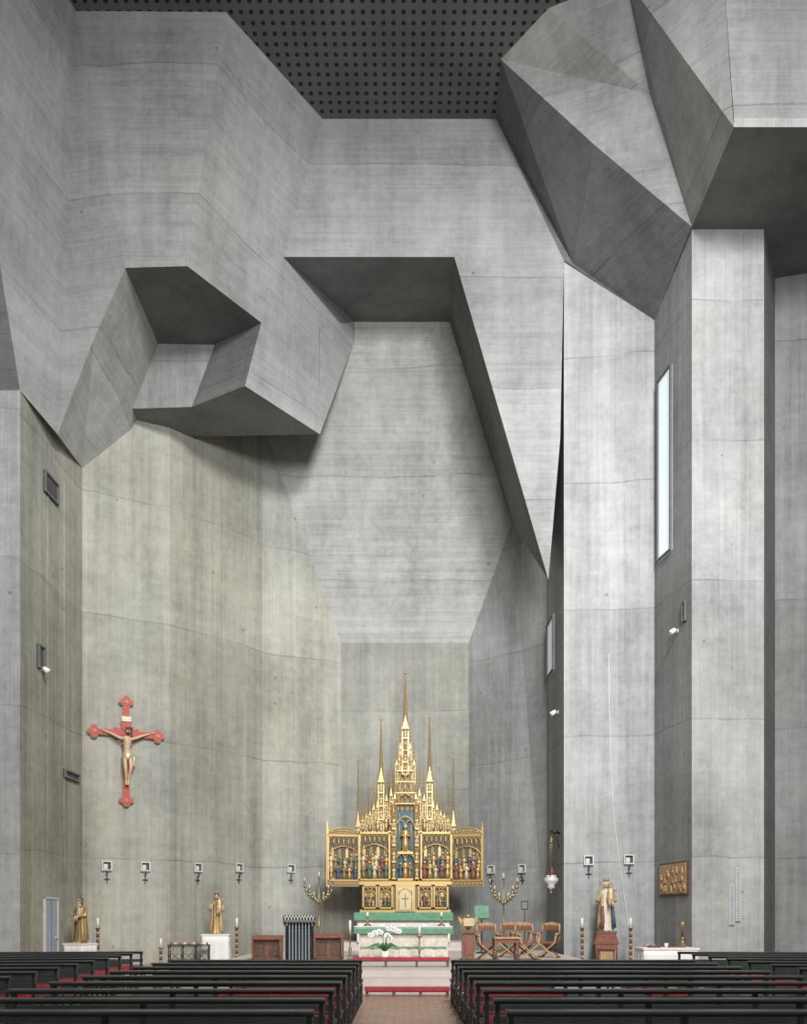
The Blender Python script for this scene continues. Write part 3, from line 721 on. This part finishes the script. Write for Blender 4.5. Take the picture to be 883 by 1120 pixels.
def xchair():
    w=MB()
    for y in(-.2,.2):
        for s in(-1,1):
            w.tube([(s*.28,y,.01),(s*.12,y,.15),(-s*.05,y,.28),(-s*.26,y,.46),(-s*.30,y,.70)],[.03,.025,.025,.028,.028],M_oak if y<0 else M_wood,7)
    for s in(-1,1):
        w.tube([(s*.30,-.24,.70),(s*.31,0,.73),(s*.30,.24,.70)],.032,M_oak,7); w.box(s*.28-.03,s*.28+.03,-.22,.22,0,.04,M_wood)
        w.tube([(s*.27,.22,.70),(s*.26,.27,1.02)],.025,M_oak,7)
    w.box(-.27,.27,-.22,.22,.43,.49,M_robr); w.box(-.27,.27,.24,.28,.82,.97,M_wood)
    w.prism([(-.28,.97),(.28,.97),(.18,1.04),(0,1.07),(-.18,1.04)],.24,.28,M_oak)
    return w.mesh('wooden_armchair')
xc=xchair()
for u,d,r in((534,23.6,.1),(556,25.4,-.3),(577,24.0,.25),(600,25.2,-.5),(570,27.2,.1)):
    inst(xc,'wooden_armchair',((u-CX)*d/F,d,.45),r,1.03)
w=MB(); w.box(-.35,.35,-.22,.22,.66,.71,M_oak)
for x in(-.3,.3):
    for y in(-.17,.17): w.tube([(x,y,0),(x,y,.66)],.028,M_wood,7)
w.box(-.3,.3,-.18,-.15,.55,.66,M_wood); w.box(-.15,.1,-.1,.12,.71,.76,M_robr)
w.build('small_credence_table',((553-CX)*22.4/F,22.4,.45),.1)
w=MB(); w.box(-.22,.22,-.18,.18,0,.08,M_woodd); w.box(-.17,.17,-.13,.13,.08,.8,M_wood); w.box(-.1,.1,-.15,-.13,.2,.7,M_robr); w.box(-.22,.22,-.18,.18,.8,.87,M_wood)
w.ell((0,0,1.05),(.09,.08,.18),M_gold,10,8); w.ell((0,-.05,1.27),.06,M_gold,8,6)
for s in(-1,1):
    w.prism([(s*.06,1.1),(s*.28,1.28),(s*.26,1.15),(s*.2,1.05),(s*.08,.95)],.0,.03,M_gold); w.tube([(s*.07,-.02,1.15),(s*.13,-.1,1.05),(s*.05,-.16,1.12)],[.03,.03,.02],M_gold,6)
w.box(-.14,.14,-.24,-.2,1.0,1.22,M_goldl)
w.build('gilded_angel_lectern',((512-CX)*23.2/F,23.2,.45))
w=MB(); w.lathe([(.2,0),(.18,.03),(.02,.06),(.018,1.15)],(0,0,0),10,M_black); w.add([(-.22,-.1,1.1),(.22,-.1,1.1),(.22,.05,1.5),(-.22,.05,1.5),(-.22,-.07,1.08),(.22,-.07,1.08),(.22,.08,1.48),(-.22,.08,1.48)],[(0,1,2,3),(7,6,5,4),(0,4,5,1),(1,5,6,2),(2,6,7,3),(3,7,4,0)],M_green)
w.box(-.22,.22,-.16,-.07,1.07,1.1,M_black); w.build('lectern_stand',((527-CX)*28.4/F,28.4,.45),0,1.1)
w=MB(); w.lathe([(.16,0),(.15,.03),(.02,.06),(.015,1.5)],(0,0,0),10,M_black); w.box(-.12,.12,-.02,.02,1.5,1.54,M_black); w.tube([(-.1,0,1.52),(-.12,0,1.8)],.012,M_black,5); w.tube([(.1,0,1.52),(.12,0,1.8)],.012,M_black,5); w.box(-.13,.13,-.01,.01,1.78,1.82,M_black); w.build('processional_stand',((574-CX)*29/F,29,.45))
w=MB() 
w.box(-.7,.7,-.2,.2,.72,.76,M_black)
for x in(-.66,-.22,.22,.66):
    for y in(-.17,.17): w.tube([(x,y,0),(x,y,.74)],.02,M_black,6)
for i in range(6):
    x=-.55+i*.22; w.tube([(x+.09*math.cos(t*.7),-.17,.38+.09*math.sin(t*.7)) for t in range(10)],.012,M_woodd,5); w.tube([(x+.06*math.cos(t*.7),-.17,.6+.06*math.sin(t*.7)) for t in range(10)],.012,M_brass,5)
for z in(.12,.25,.68): w.box(-.66,.66,-.18,-.16,z,z+.02,M_black)
for i in range(9): w.lathe([(.03,0),(.035,.08)],(-.6+i*.15,0,.76),8,(M_red,M_candle)[i%2])
w.build('wrought_iron_votive_stand',((207-CX)*28.0/F,28.0,0),.12)
w=MB(); w.lathe([(.09,0),(.13,.25),(.12,.26)],(0,0,0),12,M_white)
for k in range(9):
    t=k*.7; l=.28+.1*(k%3)
    w.tube([(0,0,.25),(l*.5*math.cos(t),l*.4*math.sin(t),.45),(l*math.cos(t),l*.8*math.sin(t),.38)],[.02,.045,.005],M_leaf,6)
for s,hh in((-1,.85),(1,.95),(.4,.75)):
    pts=[(0,0,.25),(s*.05,0,hh*.7),(s*.18,-.03,hh),(s*.36,-.06,hh-.12)]
    w.tube(pts,.01,M_leaf,5)
    for k in range(6):
        f=k/5; c=(s*(.1+.3*f),-.06,hh-.08-.1*f*f+.03*(k%2))
        for j in range(5): w.ell((c[0]+.045*math.cos(j*1.257),c[1],c[2]+.045*math.sin(j*1.257)),(.036,.015,.036),M_petal,6,5)
        w.ell((c[0],c[1]-.02,c[2]),.015,M_gold,5,4)
w.build('potted_white_orchid',((421-CX)*23.6/F,23.6,.45),0,1.05)
def kneeler(u0,u1,d,z,h):
    x0=(u0-CX)*d/F; x1=(u1-CX)*d/F; w=MB(); L=x1-x0
    w.box(0,L,-.14,.14,h-.07,h,M_redc); w.box(.02,L-.02,-.12,.12,h-.10,h-.07,M_wood)
    for i in range(4):
        x=.05+(L-.1)*i/3; w.box(x-.03,x+.03,-.1,.1,0,h-.1,M_wood)
    w.build('red_cushioned_kneeler',(x0,d,z))
kneeler(386,492,20.6,.45,.24); kneeler(399,492,17.6,0,.2)
w=MB(); draped(w,1.5,.75,.82,M_white)
w.lathe([(.09,0),(.12,.15),(.06,.25),(.08,.28)],(.45,0,.87),10,M_brass); w.tube([(.45,0,1.13),(.45,0,1.5)],.03,M_woodd,6); w.ell((.45,0,1.5),(.06,.06,.09),M_gold,8,6)
w.box(-.5,-.2,-.12,.1,.87,.92,M_woodd); w.lathe([(.05,0),(.06,.12)],(0,0,.87),8,M_candle); w.box(.05,.28,-.1,.1,.87,.90,M_robr)
w.build('cloth_covered_side_table',((729-CX)*22.4/F,22.4,0),.05)
w=MB(); w.box(-.3,.3,-.2,.2,.6,.66,M_woodd)
for x in(-.26,.26):
    for y in(-.16,.16): w.box(x-.02,x+.02,y-.02,y+.02,0,.6,M_woodd)
for i in range(5): w.lathe([(.03,0),(.03,.12)],(-.22+i*.11,0,.66),8,(M_red,M_ivory)[i%2])
w.box(-.26,.26,-.16,.16,.2,.23,M_woodd)
w.build('small_wooden_table',((712-CX)*27.2/F,27.2,0))

# ---------------------------------------------------------------- pews
def pewmesh(L,cush):
    w=MB(); nleg=max(3,int(L/1.5)+1)
    for i in range(nleg):
        x=.04+(L-.08)*i/(nleg-1)
        w.box(x-.025,x+.025,-.02,.04,0,.86,M_pew); w.box(x-.025,x+.025,.38,.43,0,.43,M_pew); w.box(x-.025,x+.025,0,.43,.38,.43,M_pew); w.box(x-.025,x+.025,-.32,.04,.14,.18,M_pew); w.box(x-.02,x+.02,-.34,-.30,0,.18,M_pew)
    w.box(0,L,-.03,.045,.81,.87,M_pew); w.box(0,L,-.15,-.02,.85,.87,M_pewg)
    w.box(0,L,.0,.03,.61,.68,M_pewg)
    w.box(0,L,.03,.46,.43,.465,M_pewg)
    w.box(0,L,-.36,-.16,.18,.215,M_pew)
    for a,b in cush: w.box(L*a,L*b,.04,.46,.465,.51,M_redc)
    w.box(L*.02,L*.98,-.35,-.17,.215,.235,M_robr)
    return w.mesh('church_pew')
pL=pewmesh(3.75,[(.45,.99)]); pR=pewmesh(4.75,[(.01,.34),(.62,.74)]); pS=pewmesh(3.9,[(.3,.55),(.8,.98)]); pS2=pewmesh(3.9,[(.02,.3),(.5,.62)])
for i in range(10):
    y=16.0-i*1.08
    inst(pL,'church_pew',(-.80-3.75,y,0)); inst(pR,'church_pew',(.92,y,0))
for i in range(11):
    y=20.0-i*1.05
    if y>9.5:
        inst(pS,'church_pew',(-10.2+.1*i,y-.5,0),.12 ); inst(pS2,'church_pew',(6.6-.02*i,y-.2,0),-.12)

# ---------------------------------------------------------------- lights, world, camera
def area(name,loc,tgt,size,power,col,spread=180):
    l=bpy.data.lights.new(name,'AREA'); l.shape='RECTANGLE'; l.size=size; l.size_y=size; l.energy=power; l.color=col; l.spread=math.radians(spread)
    o=bpy.data.objects.new(name,l); bpy.context.scene.collection.objects.link(o); o.location=loc
    o.rotation_euler=(Vector(tgt)-Vector(loc)).to_track_quat('-Z','Y').to_euler(); return o
area('high_window_light',(7,2,26.5),(-1,34,8),5,3000,(1.0,.995,.98),95)
area('rear_window_light',(4,-5,16),(0,34,9),7,1750,(1.0,.995,.98),85)
wd=bpy.data.worlds.new('world'); bpy.context.scene.world=wd; wd.use_nodes=True
wd.node_tree.nodes['Background'].inputs[0].default_value=(.94,.97,1,1); wd.node_tree.nodes['Background'].inputs[1].default_value=.4
cam=bpy.data.cameras.new('camera'); co=bpy.data.objects.new('camera',cam); bpy.context.scene.collection.objects.link(co)
co.location=(0,0,H); co.rotation_euler=(math.pi/2,0,0)
cam.sensor_fit='VERTICAL'; cam.sensor_height=36; cam.sensor_width=36; cam.lens=36*F/1120; cam.shift_y=(HY-560)/1120; cam.clip_end=200
bpy.context.scene.camera=co
bpy.context.scene.view_settings.view_transform='Standard'
